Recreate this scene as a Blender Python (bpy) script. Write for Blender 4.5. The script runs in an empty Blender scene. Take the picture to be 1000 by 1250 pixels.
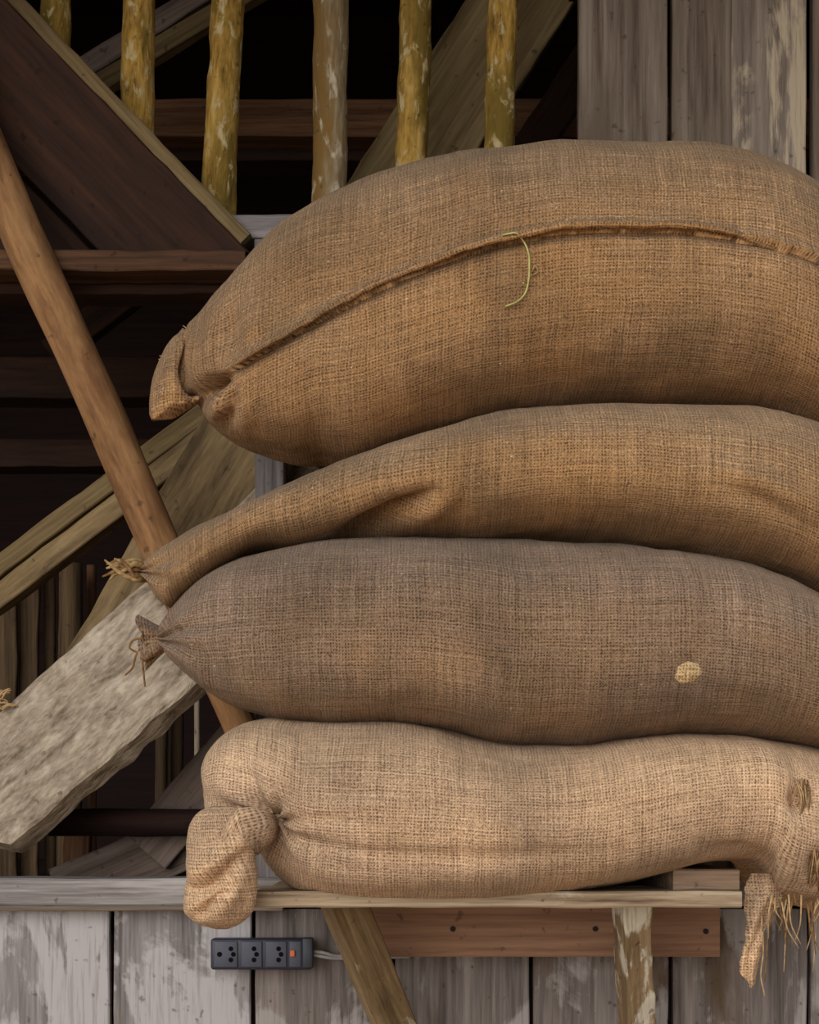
import bpy, math, random
import numpy as np
from mathutils import Vector, Matrix

random.seed(7)
rng = np.random.default_rng(7)

# ------------------------------------------------------------------ camera
F = 2000.0            # focal length in pixels of a 1000 px wide frame
D = 2.4               # distance from the lens to the front face of the plank wall (Y = 0)
ZC = 1.25             # lens height above the floor
HZ = 1000.0           # picture row of the horizon
scene = bpy.context.scene
col = scene.collection
cam_data = bpy.data.cameras.new('camera')
cam = bpy.data.objects.new('camera', cam_data)
col.objects.link(cam)
cam.location = (0, -D, ZC)
cam.rotation_euler = (math.pi / 2, 0, 0)
cam_data.sensor_fit = 'HORIZONTAL'
cam_data.sensor_width = 36.0
cam_data.lens = 36.0 * F / 1000.0
cam_data.shift_y = (HZ - 625.0) / 1000.0
cam_data.clip_start = 0.05
scene.camera = cam

# ------------------------------------------------------------------ light
world = bpy.data.worlds.new('overcast_sky')
scene.world = world
world.use_nodes = True
bgn = world.node_tree.nodes['Background']
bgn.inputs['Color'].default_value = (0.93, 0.96, 1.0, 1)
bgn.inputs['Strength'].default_value = 0.7
sun_d = bpy.data.lights.new('sun', 'SUN')
sun_d.energy = 2.25
sun_d.angle = math.radians(50)
sun_d.color = (1.0, 0.97, 0.94)
sun = bpy.data.objects.new('sun', sun_d)
col.objects.link(sun)
sun.location = (-3, -6, 6)
sun.rotation_euler = (math.radians(75), 0, math.radians(-22))
vs = scene.view_settings
vs.view_transform = 'Standard'
vs.look = 'None'
vs.gamma = 1.0
vs.use_curve_mapping = False
vs.exposure = 0.0


# ------------------------------------------------------------------ helpers
def P(px, py, Y):
    k = (D + Y) / F
    return Vector(((px - 500.0) * k, Y, ZC + (HZ - py) * k))


def M_(px, Y):
    return px * (D + Y) / F


def proj(X, Y, Z):
    k = F / (D + Y)
    return 500.0 + X * k, HZ - (Z - ZC) * k


def _hash(ix, iy, iz):
    h = (ix * 374761393 + iy * 668265263 + iz * 2147483647 + 1274126177) & 0xFFFFFFFF
    h = ((h ^ (h >> 13)) * 1274126177) & 0xFFFFFFFF
    h = h ^ (h >> 16)
    return (h & 0xFFFF) / 32767.5 - 1.0


def vnoise(x, y, z=0.0):
    x = np.asarray(x, float); y = np.asarray(y, float) + 0 * x; z = np.asarray(z, float) + 0 * x
    fx, fy, fz = np.floor(x), np.floor(y), np.floor(z)
    ix, iy, iz = fx.astype(np.int64), fy.astype(np.int64), fz.astype(np.int64)
    dx, dy, dz = x - fx, y - fy, z - fz
    sx, sy, sz = [d * d * (3 - 2 * d) for d in (dx, dy, dz)]
    r = 0
    for a in (0, 1):
        for b in (0, 1):
            for c in (0, 1):
                w = (sx if a else 1 - sx) * (sy if b else 1 - sy) * (sz if c else 1 - sz)
                r = r + w * _hash(ix + a, iy + b, iz + c)
    return r


def pchip(xs, ys):
    xs = np.array(xs, float); ys = np.array(ys, float)
    h = np.diff(xs); d = np.diff(ys) / h
    m = np.zeros_like(xs)
    for i in range(1, len(xs) - 1):
        if d[i - 1] * d[i] > 0:
            w1 = 2 * h[i] + h[i - 1]; w2 = h[i] + 2 * h[i - 1]
            m[i] = (w1 + w2) / (w1 / d[i - 1] + w2 / d[i])
    m[0], m[-1] = d[0], d[-1]

    def f(x):
        x = np.clip(np.asarray(x, float), xs[0], xs[-1])
        i = np.clip(np.searchsorted(xs, x, side='right') - 1, 0, len(h) - 1)
        t = (x - xs[i]) / h[i]
        return ((1 + 2 * t) * (1 - t) ** 2 * ys[i] + t * (1 - t) ** 2 * h[i] * m[i]
                + t * t * (3 - 2 * t) * ys[i + 1] + t * t * (t - 1) * h[i] * m[i + 1])
    return f


def poly_dist(PX, PY, pts):
    """distance in pixels to a polyline, and the fraction along it"""
    best = np.full(PX.shape, 1e9); frac = np.zeros(PX.shape); side = np.zeros(PX.shape)
    n = len(pts) - 1
    for i in range(n):
        ax, ay = pts[i]; bx, by = pts[i + 1]
        L2 = (bx - ax) ** 2 + (by - ay) ** 2
        t = np.clip(((PX - ax) * (bx - ax) + (PY - ay) * (by - ay)) / L2, 0, 1)
        d = np.hypot(PX - ax - t * (bx - ax), PY - ay - t * (by - ay))
        s = np.sign((PX - ax) * (by - ay) - (PY - ay) * (bx - ax))
        k = d < best
        best = np.where(k, d, best); frac = np.where(k, (i + t) / n, frac); side = np.where(k, s, side)
    return best, frac, side


def smooth(a, b, x):
    t = np.clip((x - a) / (b - a), 0, 1)
    return t * t * (3 - 2 * t)


def tag(o, label=None, cat=None, group=None, kind=None):
    if label: o['label'] = label
    if cat: o['category'] = cat
    if group: o['group'] = group
    if kind: o['kind'] = kind
    return o


def empty(name, loc):
    o = bpy.data.objects.new(name, None)
    o.empty_display_size = 0.05
    col.objects.link(o)
    o.location = loc
    return o


def link(name, me, mat, mw=None, parent=None, flat=False):
    o = bpy.data.objects.new(name, me)
    col.objects.link(o)
    if mat: me.materials.append(mat)
    if mw is None: mw = Matrix.Identity(4)
    if parent is not None:
        o.parent = parent
        pm = parent.matrix_basis.copy()
        if parent.parent is not None:
            pm = parent.parent.matrix_basis @ pm
        o.matrix_basis = pm.inverted() @ mw
    else:
        o.matrix_basis = mw
    if not flat:
        me.polygons.foreach_set('use_smooth', [True] * len(me.polygons))
    me.update()
    return o


def frame(A, B, face):
    x = (B - A).normalized()
    f = Vector(face)
    z = (f - f.dot(x) * x).normalized()
    y = z.cross(x)
    m = Matrix((x, y, z)).transposed().to_4x4()
    return m


def beam(name, A, B, w, t, mat, face=(0, -1, 0), seg=24, jit=0.0012, ch=0.002, taper=(1, 1),
         parent=None, edge=0.0, bow=0.0, cut=(0.0, 0.0), clip=None, above=None, below=None):
    """sawn board; A..B is the middle line of the face that looks towards `face`.
    edge = waviness of the long edges, cut = skew of the two ends"""
    A = Vector(A); B = Vector(B)
    L = (B - A).length
    m = frame(A, B, face)
    m.translation = A
    hw = w / 2
    prof = [(-hw + ch, 0), (hw - ch, 0), (hw, -ch), (hw, -t + ch), (hw - ch, -t), (-hw + ch, -t), (-hw, -t + ch), (-hw, -ch)]
    sd = random.uniform(0, 100)
    vs_ = []
    for i in range(seg + 1):
        f = i / seg
        k = taper[0] + (taper[1] - taper[0]) * f
        for (py, pz) in prof:
            e = edge * float(vnoise(f * L * 9 + sd, (1 if py > 0 else -1) * 5.0 + sd, 0)) * (1 if py > 0 else -1)
            j = jit * float(vnoise(f * L * 30, py * 60 + sd, pz * 60))
            sk = (cut[0] * (1 - f) + cut[1] * f) * py / max(hw, 1e-6) * hw
            vs_.append((f * L + sk, py * k + e + j, pz + j + bow * math.sin(math.pi * f)))
    if clip:
        mi_ = m.inverted()
        vs_ = [tuple(mi_ @ clip(m @ Vector(v))) for v in vs_]
    n = len(prof)
    fs = []
    for i in range(seg):
        for j in range(n):
            a = i * n + j; b = i * n + (j + 1) % n
            fs.append((a, b, b + n, a + n))
    fs.append(tuple(range(n - 1, -1, -1)))
    fs.append(tuple(seg * n + j for j in range(n)))
    fs = [tuple(reversed(q)) for q in fs]
    me = bpy.data.meshes.new(name)
    me.from_pydata(vs_, [], fs)
    if below is not None: above = below
    if above is not None:                 # sawn off level at a height
        import bmesh
        bm = bmesh.new(); bm.from_mesh(me)
        mi_ = m.inverted()
        co = mi_ @ Vector((0, 0, above)); no = (mi_.to_3x3() @ Vector((0, 0, 1)))
        r = bmesh.ops.bisect_plane(bm, geom=bm.verts[:] + bm.edges[:] + bm.faces[:], plane_co=co, plane_no=(-no if below is not None else no), clear_inner=True)
        ed = [e for e in r['geom_cut'] if isinstance(e, bmesh.types.BMEdge)]
        bmesh.ops.edgenet_fill(bm, edges=ed)
        bm.to_mesh(me); bm.free()
    return link(name, me, mat, m, parent, flat=True)


def tube(name, pts, rad, mat, ns=20, rough=0.0, parent=None, flat_=1.0, scale=14, seg=None, knots=(), clip=None):
    """round pole or cord through points (smooth), radius list"""
    pts = np.array([tuple(p) for p in pts], float)
    n = len(pts)
    cl = np.concatenate([[0], np.cumsum(np.linalg.norm(np.diff(pts, axis=0), axis=1))])
    seg = seg or max(6, int(cl[-1] / 0.015))
    s = np.linspace(0, cl[-1], seg + 1)
    C = np.stack([pchip(cl, pts[:, k])(s) for k in range(3)], 1) if n > 2 else np.stack([np.interp(s, cl, pts[:, k]) for k in range(3)], 1)
    R = np.interp(s, np.linspace(0, cl[-1], len(rad)), rad)
    A = Vector(pts[0]); B = Vector(pts[-1])
    if (B - A).length < 1e-4: B = Vector(pts[n // 2])
    m = frame(A, B, (0.02, -1, 0.01)); m.translation = A
    mi = np.array(m.inverted())
    T = np.gradient(C, axis=0); T /= np.linalg.norm(T, axis=1)[:, None]
    up = np.array(tuple(m.col[2][:3]))
    N1 = up - (T @ up)[:, None] * T; N1 /= np.linalg.norm(N1, axis=1)[:, None]
    N2 = np.cross(T, N1)
    th = np.linspace(0, 2 * np.pi, ns, endpoint=False)
    sd = random.uniform(0, 90)
    SS, TH = np.meshgrid(s, th, indexing='ij')
    rr = R[:, None] * (1 + rough * (vnoise(SS * scale + sd, np.cos(TH) * 1.6, np.sin(TH) * 1.6 + sd)
                                    + 0.5 * vnoise(SS * scale * 2.5 + sd, np.cos(TH) * 4, np.sin(TH) * 4 + sd)))
    for (ks, kt, kr, ka) in knots:
        dth = np.angle(np.exp(1j * (TH - kt))) * R[:, None]
        rr = rr + ka * np.exp(-(((SS - ks) / kr) ** 2 + (dth / kr) ** 2))
    V = C[:, None, :] + N1[:, None, :] * (rr * np.cos(TH))[..., None] + N2[:, None, :] * (rr * np.sin(TH) * flat_)[..., None]
    V = V.reshape(-1, 3)
    if clip: V = np.array([tuple(clip(Vector(v))) for v in V])
    V = V @ mi[:3, :3].T + mi[:3, 3]
    fs = []
    for i in range(seg):
        for j in range(ns):
            a = i * ns + j; b = i * ns + (j + 1) % ns
            fs.append((a, b, b + ns, a + ns))
    fs.append(tuple(range(ns - 1, -1, -1))); fs.append(tuple(seg * ns + j for j in range(ns)))
    me = bpy.data.meshes.new(name)
    me.from_pydata(V.tolist(), [], fs)
    uvl = me.uv_layers.new(name='UVMap')
    ca = np.arange(seg)[:, None] + 0 * np.arange(ns)[None, :]; cb_ = np.arange(ns)[None, :] + 0 * ca
    rm = float(np.mean(R))
    uvq = np.stack([np.stack([s[ca + a_], (cb_ + b_) * (2 * np.pi * rm / ns)], -1) for a_, b_ in ((0, 0), (0, 1), (1, 1), (1, 0))], -2).reshape(-1, 2)
    uvl.data.foreach_set('uv', np.concatenate([uvq, np.zeros((2 * ns, 2))]).astype(np.float32).ravel())
    o = link(name, me, mat, m, parent)
    me.polygons[len(fs) - 1].use_smooth = False
    me.polygons[len(fs) - 2].use_smooth = False
    return o


def rbox(name, lo, hi, r, mat, parent=None, seg=3):
    """box with rounded edges, world extents lo..hi"""
    import bmesh
    bm = bmesh.new()
    bmesh.ops.create_cube(bm, size=1.0)
    lo = Vector(lo); hi = Vector(hi)
    for v in bm.verts:
        v.co = Vector([(hi[k] - lo[k]) * v.co[k] for k in range(3)])
    bmesh.ops.bevel(bm, geom=bm.edges[:], offset=r, segments=seg, affect='EDGES', profile=0.5)
    me = bpy.data.meshes.new(name); bm.to_mesh(me); bm.free()
    m = Matrix.Translation((lo + hi) / 2)
    return link(name, me, mat, m, parent)


# ------------------------------------------------------------------ materials
def nodes(name):
    m = bpy.data.materials.new(name); m.use_nodes = True
    nt = m.node_tree
    b = nt.nodes['Principled BSDF']
    return m, nt, b


def NN(nt, typ, **kw):
    n = nt.nodes.new(typ)
    for k, v in kw.items():
        if k.startswith('i_'):
            n.inputs[int(k[2:]) if k[2:].isdigit() else k[2:]].default_value = v
        else:
            setattr(n, k, v)
    return n


def math_(nt, op, a, b=None, c=None):
    n = nt.nodes.new('ShaderNodeMath'); n.operation = op
    for i, v in enumerate((a, b, c)):
        if v is None: continue
        if isinstance(v, (int, float)): n.inputs[i].default_value = v
        else: nt.links.new(v, n.inputs[i])
    return n.outputs[0]


def mixc(nt, f, a, b, mode='MIX'):
    n = nt.nodes.new('ShaderNodeMix'); n.data_type = 'RGBA'; n.blend_type = mode
    for idx, v in ((0, f), (6, a), (7, b)):
        if isinstance(v, (int, float)): n.inputs[idx].default_value = v
        elif isinstance(v, tuple): n.inputs[idx].default_value = (*v, 1)
        else: nt.links.new(v, n.inputs[idx])
    return n.outputs[2]


def ramp(nt, fac, stops):
    n = nt.nodes.new('ShaderNodeValToRGB')
    e = n.color_ramp.elements
    while len(e) < len(stops): e.new(0.5)
    for el, (p, c) in zip(e, stops):
        el.position = p; el.color = (*c, 1) if isinstance(c, tuple) else (c, c, c, 1)
    nt.links.new(fac, n.inputs[0])
    return n.outputs[0]


def srgb(r, g, b):
    return tuple((c / 255 / 12.92) if c / 255 <= 0.04045 else ((c / 255 + 0.055) / 1.055) ** 2.4 for c in (r, g, b))


def wood(name, dark, mid, light, patch=None, patch_amt=(0.5, 0.6), patch_scale=(2.5, 7.0), stain=None, stain_amt=(0.55, 0.7),
         bump=0.35, grain=45.0, rough=0.85, pits=False, rel=0.0, stretch=2.2):
    m, nt, b = nodes(name)
    L = nt.links.new
    tc = NN(nt, 'ShaderNodeTexCoord'); oi = NN(nt, 'ShaderNodeObjectInfo')
    off = NN(nt, 'ShaderNodeVectorMath', operation='SCALE'); off.inputs[0].default_value = (37.0, 19.0, 53.0)
    L(oi.outputs['Random'], off.inputs['Scale'])
    add = NN(nt, 'ShaderNodeVectorMath', operation='ADD'); L(tc.outputs['Object'], add.inputs[0]); L(off.outputs[0], add.inputs[1])

    def noise(sc, scale=1.0, detail=5, rgh=0.6, dist=0.0):
        mp = NN(nt, 'ShaderNodeMapping'); mp.inputs['Scale'].default_value = sc; L(add.outputs[0], mp.inputs[0])
        n = NN(nt, 'ShaderNodeTexNoise'); n.inputs['Scale'].default_value = scale; n.inputs['Detail'].default_value = detail
        n.inputs['Roughness'].default_value = rgh; n.inputs['Distortion'].default_value = dist
        L(mp.outputs[0], n.inputs['Vector'])
        return n.outputs['Fac']
    g = noise((stretch, grain, grain), 1.0, 6, 0.65, 0.4)
    g2 = noise((stretch * 5, grain * 5, grain * 5), 1.0, 3, 0.6)
    gg = math_(nt, 'ADD', math_(nt, 'MULTIPLY', g, 0.72), math_(nt, 'MULTIPLY', g2, 0.28))
    c = ramp(nt, gg, [(0.36, dark), (0.5, mid), (0.64, light)])
    if stain:
        s = noise((3.0, 9.0, 9.0), 1.0, 5, 0.6, 0.3)
        c = mixc(nt, ramp(nt, s, [(stain_amt[0], 0.0), (stain_amt[1], 1.0)]), c, stain)
    if patch:
        s = noise((patch_scale[0], patch_scale[1], patch_scale[1]), 1.0, 7, 0.6, 0.5)
        s2 = math_(nt, 'ADD', math_(nt, 'MULTIPLY', s, 0.85), math_(nt, 'MULTIPLY', gg, 0.15))
        f = ramp(nt, s2, [(patch_amt[0], 0.0), (patch_amt[1], 1.0)])
        pc = mixc(nt, math_(nt, 'MULTIPLY', ramp(nt, g2, [(0.35, 1.0), (0.5, 0.0)]), 0.5), patch, mid)
        c = mixc(nt, f, c, pc)
    sp = noise((60, 60, 60), 1.0, 2, 0.5)
    c = mixc(nt, math_(nt, 'MULTIPLY', ramp(nt, sp, [(0.26, 1.0), (0.33, 0.0)]), 0.6), c, tuple(x * 0.5 for x in dark))
    L(c, b.inputs['Base Color'])
    b.inputs['Roughness'].default_value = rough
    b.inputs['Specular IOR Level'].default_value = 0.25
    bp = NN(nt, 'ShaderNodeBump'); bp.inputs['Strength'].default_value = bump; bp.inputs['Distance'].default_value = 0.003
    hh = gg
    if rel > 0:
        r = noise((9, 22, 22), 1.0, 5, 0.6, 1.2)
        hh = math_(nt, 'ADD', gg, math_(nt, 'MULTIPLY', r, rel))
    L(hh, bp.inputs['Height']); L(bp.outputs[0], b.inputs['Normal'])
    return m


def burlap(name, thread, gap, dust, warm, dust_amt=0.5, pitch=0.0038, spots=None, light_spots=True):
    """plain-weave jute; UV is in metres along / around the sack"""
    m, nt, b = nodes(name)
    L = nt.links.new
    uv = NN(nt, 'ShaderNodeUVMap')
    tc = NN(nt, 'ShaderNodeTexCoord')
    sep = NN(nt, 'ShaderNodeSeparateXYZ')

    def noise(src, sc, scale=1.0, detail=3, rgh=0.55, out='Fac', dist=0.0):
        mp = NN(nt, 'ShaderNodeMapping'); mp.inputs['Scale'].default_value = sc; L(src, mp.inputs[0])
        n = NN(nt, 'ShaderNodeTexNoise'); n.inputs['Scale'].default_value = scale; n.inputs['Detail'].default_value = detail
        n.inputs['Roughness'].default_value = rgh; n.inputs['Distortion'].default_value = dist
        L(mp.outputs[0], n.inputs['Vector'])
        return n.outputs[out]
    wob = noise(uv.outputs[0], (14, 14, 14), 1.0, 3, 0.6, 'Color')
    w1 = NN(nt, 'ShaderNodeVectorMath', operation='SUBTRACT'); L(wob, w1.inputs[0]); w1.inputs[1].default_value = (0.5, 0.5, 0.5)
    w2 = NN(nt, 'ShaderNodeVectorMath', operation='SCALE'); L(w1.outputs[0], w2.inputs[0]); w2.inputs['Scale'].default_value = 0.009
    w3 = NN(nt, 'ShaderNodeVectorMath', operation='ADD'); L(uv.outputs[0], w3.inputs[0]); L(w2.outputs[0], w3.inputs[1])
    L(w3.outputs[0], sep.inputs[0])
    U, V = sep.outputs[0], sep.outputs[1]
    k = math.pi / pitch
    su = math_(nt, 'SINE', math_(nt, 'MULTIPLY', U, k)); sv = math_(nt, 'SINE', math_(nt, 'MULTIPLY', V, k))
    au = math_(nt, 'ABSOLUTE', su); av = math_(nt, 'ABSOLUTE', sv)
    cu = math_(nt, 'COSINE', math_(nt, 'MULTIPLY', U, k)); cv = math_(nt, 'COSINE', math_(nt, 'MULTIPLY', V, k))
    par = math_(nt, 'MULTIPLY', cu, cv)
    # vertical yarns (constant U) on top where par > 0, horizontal yarns otherwise; dark pin holes between
    h1 = math_(nt, 'MULTIPLY', au, math_(nt, 'ADD', math_(nt, 'MULTIPLY', par, 0.3), 0.7))
    h2 = math_(nt, 'MULTIPLY', av, math_(nt, 'ADD', math_(nt, 'MULTIPLY', par, -0.3), 0.7))
    h = math_(nt, 'MAXIMUM', h1, h2)
    hole = math_(nt, 'MULTIPLY', math_(nt, 'SUBTRACT', 1.0, au), math_(nt, 'SUBTRACT', 1.0, av))
    weave = math_(nt, 'SUBTRACT', math_(nt, 'ADD', math_(nt, 'MULTIPLY', h, 0.5), 0.42), math_(nt, 'MULTIPLY', math_(nt, 'MULTIPLY', hole, ramp(nt, noise(uv.outputs[0], (60, 60, 1), 1.0, 3, 0.7), [(0.38, 0.1), (0.62, 1.0)])), 0.85))
    # each yarn has its own tone: long streaks both ways
    yu = noise(w3.outputs[0], (8, 330, 1), 1.0, 2, 0.6)
    yv = noise(w3.outputs[0], (330, 9, 1), 1.0, 2, 0.6)
    slub = math_(nt, 'ADD', math_(nt, 'MULTIPLY', yu, 0.5), math_(nt, 'MULTIPLY', yv, 0.5))
    fuzz = noise(uv.outputs[0], (330, 330, 1), 1.0, 3, 0.75)
    tone = math_(nt, 'ADD', math_(nt, 'MULTIPLY', math_(nt, 'SUBTRACT', slub, 0.5), 1.9),
                 math_(nt, 'ADD', math_(nt, 'MULTIPLY', math_(nt, 'SUBTRACT', fuzz, 0.5), 2.2), weave))
    big = noise(tc.outputs['Object'], (5, 5, 6), 1.0, 4, 0.6)
    wa = ramp(nt, noise(tc.outputs['Object'], (3.2, 3.2, 4.2), 1.0, 3, 0.6), [(0.42, 0.0), (0.62, 1.0)])
    thr = mixc(nt, wa, thread, warm)
    # dust has settled where the cloth looks up
    geo = NN(nt, 'ShaderNodeNewGeometry'); sn = NN(nt, 'ShaderNodeSeparateXYZ'); L(geo.outputs['Normal'], sn.inputs[0])
    up = ramp(nt, math_(nt, 'ADD', math_(nt, 'MULTIPLY', sn.outputs[2], 0.5), math_(nt, 'MULTIPLY', big, 0.9)), [(0.34, 0.0), (0.74, 1.0)])
    thr = mixc(nt, math_(nt, 'MULTIPLY', up, dust_amt), thr, dust)
    c = mixc(nt, ramp(nt, tone, [(0.12, 0.0), (0.80, 1.0)]), gap, thr)
    hi = tuple(min(1, x * 1.5) for x in thread)
    c = mixc(nt, math_(nt, 'MULTIPLY', ramp(nt, tone, [(0.95, 0.0), (1.2, 1.0)]), 0.75), c, hi)
    bl = ramp(nt, big, [(0.32, 0.68), (0.66, 1.22)])
    c = mixc(nt, 1.0, c, bl, 'MULTIPLY')
    # dark specks and pale flecks of chaff
    sp = noise(uv.outputs[0], (85, 85, 1), 1.0, 1, 0.5)
    c = mixc(nt, math_(nt, 'MULTIPLY', ramp(nt, sp, [(0.2, 1.0), (0.25, 0.0)]), 0.6), c, tuple(x * 0.45 for x in gap))
    if light_spots:
        sp2 = noise(uv.outputs[0], (160, 200, 1), 1.0, 1, 0.5)
        c = mixc(nt, math_(nt, 'MULTIPLY', ramp(nt, sp2, [(0.75, 0.0), (0.79, 1.0)]), 0.65), c, srgb(214, 190, 150))
    L(c, b.inputs['Base Color'])
    b.inputs['Roughness'].default_value = 0.95
    b.inputs['Specular IOR Level'].default_value = 0.1
    b.inputs['Sheen Weight'].default_value = 0.12
    b.inputs['Sheen Roughness'].default_value = 0.6
    b.inputs['Sheen Tint'].default_value = (0.9, 0.8, 0.65, 1)
    bp = NN(nt, 'ShaderNodeBump'); bp.inputs['Strength'].default_value = 0.55; bp.inputs['Distance'].default_value = 0.0016
    L(tone, bp.inputs['Height']); L(bp.outputs[0], b.inputs['Normal'])
    return m


def plain(name, c, rough=0.6, spec=0.3, noise_amt=0.15, nscale=30):
    m, nt, b = nodes(name)
    tc = NN(nt, 'ShaderNodeTexCoord'); n = NN(nt, 'ShaderNodeTexNoise'); n.inputs['Scale'].default_value = nscale
    nt.links.new(tc.outputs['Object'], n.inputs['Vector'])
    cc = ramp(nt, n.outputs['Fac'], [(0.3, tuple(x * (1 - noise_amt) for x in c)), (0.7, tuple(min(1, x * (1 + noise_amt)) for x in c))])
    nt.links.new(cc, b.inputs['Base Color'])
    b.inputs['Roughness'].default_value = rough; b.inputs['Specular IOR Level'].default_value = spec
    return m


W_LIME = wood('limewashed_board', srgb(92, 86, 84), srgb(128, 122, 120), srgb(150, 145, 142), patch=srgb(168, 163, 163), patch_amt=(0.46, 0.50),
              patch_scale=(4.5, 9), stain=srgb(112, 98, 84), stain_amt=(0.56, 0.68), bump=0.25)
W_LIME_D = wood('limewashed_board_worn', srgb(78, 70, 66), srgb(112, 103, 98), srgb(138, 128, 122), patch=srgb(150, 144, 140), patch_amt=(0.52, 0.57),
                patch_scale=(4.5, 9), stain=srgb(88, 72, 56), stain_amt=(0.52, 0.66), bump=0.3)
W_GREY = wood('weathered_grey_board', srgb(74, 62, 51), srgb(106, 92, 79), srgb(128, 115, 101), stain=srgb(92, 78, 64), stain_amt=(0.5, 0.7), bump=0.35)
W_GREYP = wood('weathered_board_pale_patch', srgb(84, 74, 62), srgb(116, 103, 92), srgb(138, 124, 110), patch=srgb(170, 154, 130), patch_amt=(0.53, 0.57),
               patch_scale=(2.0, 9), bump=0.3)
W_SILL = wood('grey_sill_wood', srgb(88, 82, 80), srgb(128, 121, 118), srgb(156, 150, 146), patch=srgb(176, 170, 166), patch_amt=(0.55, 0.65), bump=0.35)
W_SHELF = wood('pale_shelf_wood', srgb(98, 78, 60), srgb(158, 138, 112), srgb(188, 172, 146), patch=srgb(200, 190, 172), patch_amt=(0.55, 0.6), bump=0.3)
W_BLOCK = wood('brown_grey_block_wood', srgb(84, 66, 52), srgb(132, 110, 90), srgb(156, 134, 112), bump=0.35)
W_APRON = wood('red_brown_rail_wood', srgb(104, 76, 58), srgb(132, 98, 76), srgb(148, 114, 90), patch=srgb(168, 142, 118), patch_amt=(0.66, 0.7), bump=0.15)
W_BRACE = wood('paint_flaked_brace', srgb(88, 68, 46), srgb(130, 108, 78), srgb(160, 138, 104), patch=srgb(206, 198, 180), patch_amt=(0.5, 0.54),
               patch_scale=(7, 18), bump=0.35)
W_BRACE2 = wood('brown_brace_wood', srgb(82, 62, 40), srgb(120, 98, 68), srgb(150, 128, 94), patch=srgb(190, 180, 158), patch_amt=(0.6, 0.66),
                patch_scale=(8, 22), bump=0.35)
W_SLAB = wood('rough_hewn_slab_wood', srgb(96, 82, 66), srgb(148, 133, 114), srgb(184, 172, 152), patch=srgb(124, 102, 88), patch_amt=(0.57, 0.7),
              patch_scale=(3, 6), stain=srgb(196, 174, 126), stain_amt=(0.66, 0.74), bump=1.0, grain=34, rel=2.6, stretch=13)
W_TAN = wood('tan_board', srgb(78, 62, 42), srgb(116, 96, 66), srgb(142, 120, 86), bump=0.4, grain=30, rel=0.8, stretch=4)
W_POLE = wood('peeled_branch_wood', srgb(98, 68, 42), srgb(134, 97, 62), srgb(156, 118, 78), stain=srgb(104, 68, 42), stain_amt=(0.55, 0.75), bump=0.5, grain=30, rel=0.6, stretch=6)
W_SLAT = wood('mossy_yellow_pole_wood', srgb(84, 62, 24), srgb(158, 122, 52), srgb(186, 154, 88), patch=srgb(176, 158, 116), patch_amt=(0.54, 0.62),
              patch_scale=(30, 60), stain=srgb(104, 84, 30), stain_amt=(0.48, 0.6), bump=1.0, grain=40, rel=2.0, stretch=9)
W_SLATG = wood('greyed_pole_wood', srgb(86, 70, 46), srgb(132, 114, 84), srgb(160, 146, 122), patch=srgb(182, 170, 146), patch_amt=(0.56, 0.64),
               patch_scale=(18, 50), stain=srgb(116, 88, 44), stain_amt=(0.5, 0.58), bump=0.8, grain=36, rel=1.0, stretch=5)
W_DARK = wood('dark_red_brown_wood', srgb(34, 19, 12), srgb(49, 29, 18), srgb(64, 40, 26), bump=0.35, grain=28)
W_DARKB = wood('dull_brown_wood', srgb(48, 32, 20), srgb(72, 48, 31), srgb(94, 65, 43), bump=0.35)
W_DIM = wood('brown_beam_wood', srgb(66, 42, 26), srgb(102, 70, 46), srgb(124, 90, 62), bump=0.35)
W_OLIVE = wood('olive_brown_board', srgb(78, 62, 38), srgb(106, 88, 58), srgb(126, 108, 74), bump=0.3, stain=srgb(74, 60, 36))
W_BLACK = wood('shade_darkened_board', srgb(22, 9, 6), srgb(32, 15, 10), srgb(42, 21, 14), bump=0.3)  # interior shade put into the colour: albedo lowered to near black
W_STICK = wood('dry_stick_wood', srgb(44, 32, 20), srgb(72, 55, 36), srgb(94, 74, 50), bump=0.4)  # tones darkened so the sticks look dim, deep inside
W_MAUVE = wood('mauve_grey_board', srgb(76, 62, 54), srgb(108, 92, 82), srgb(126, 110, 100), bump=0.3)

B1 = burlap('brown_jute', srgb(156, 121, 85), srgb(82, 59, 38), srgb(130, 107, 82), srgb(170, 126, 80), 0.8)
B2 = burlap('golden_jute', srgb(158, 124, 88), srgb(85, 62, 40), srgb(136, 114, 90), srgb(168, 127, 83), 0.8)
B3 = burlap('grey_brown_jute', srgb(138, 113, 91), srgb(68, 51, 38), srgb(124, 106, 92), srgb(152, 119, 86), 0.75)
B4 = burlap('pale_tan_jute', srgb(192, 161, 131), srgb(106, 80, 60), srgb(196, 166, 132), srgb(198, 160, 122), 0.55)
CORD = plain('jute_cord', srgb(150, 122, 82), 0.95, 0.1, 0.35, 160)
CORD_D = plain('dark_jute_fibre', srgb(120, 90, 58), 0.95, 0.1, 0.35, 160)
FIBRE = plain('pale_jute_fibre', srgb(172, 142, 104), 0.95, 0.1, 0.3, 160)
GREEN = plain('pale_green_thread', srgb(176, 172, 104), 0.9, 0.1, 0.2, 100)
PATCH = burlap('straw_patch_jute', srgb(206, 176, 132), srgb(120, 92, 62), srgb(196, 170, 128), srgb(196, 164, 116), 0.2, light_spots=False)
PLAST = plain('black_plastic', srgb(40, 42, 52), 0.45, 0.4, 0.1, 60)
PLAST2 = plain('slate_plastic_face', srgb(62, 64, 76), 0.5, 0.4, 0.1, 60)
HOLE = plain('socket_hole', srgb(8, 8, 10), 0.8, 0.1, 0.1, 60)
SWITCH = plain('orange_switch_plastic', srgb(190, 96, 56), 0.5, 0.4, 0.1, 60)
CABLE = plain('grey_cable_rubber', srgb(150, 146, 144), 0.6, 0.3, 0.1, 60)
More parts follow.
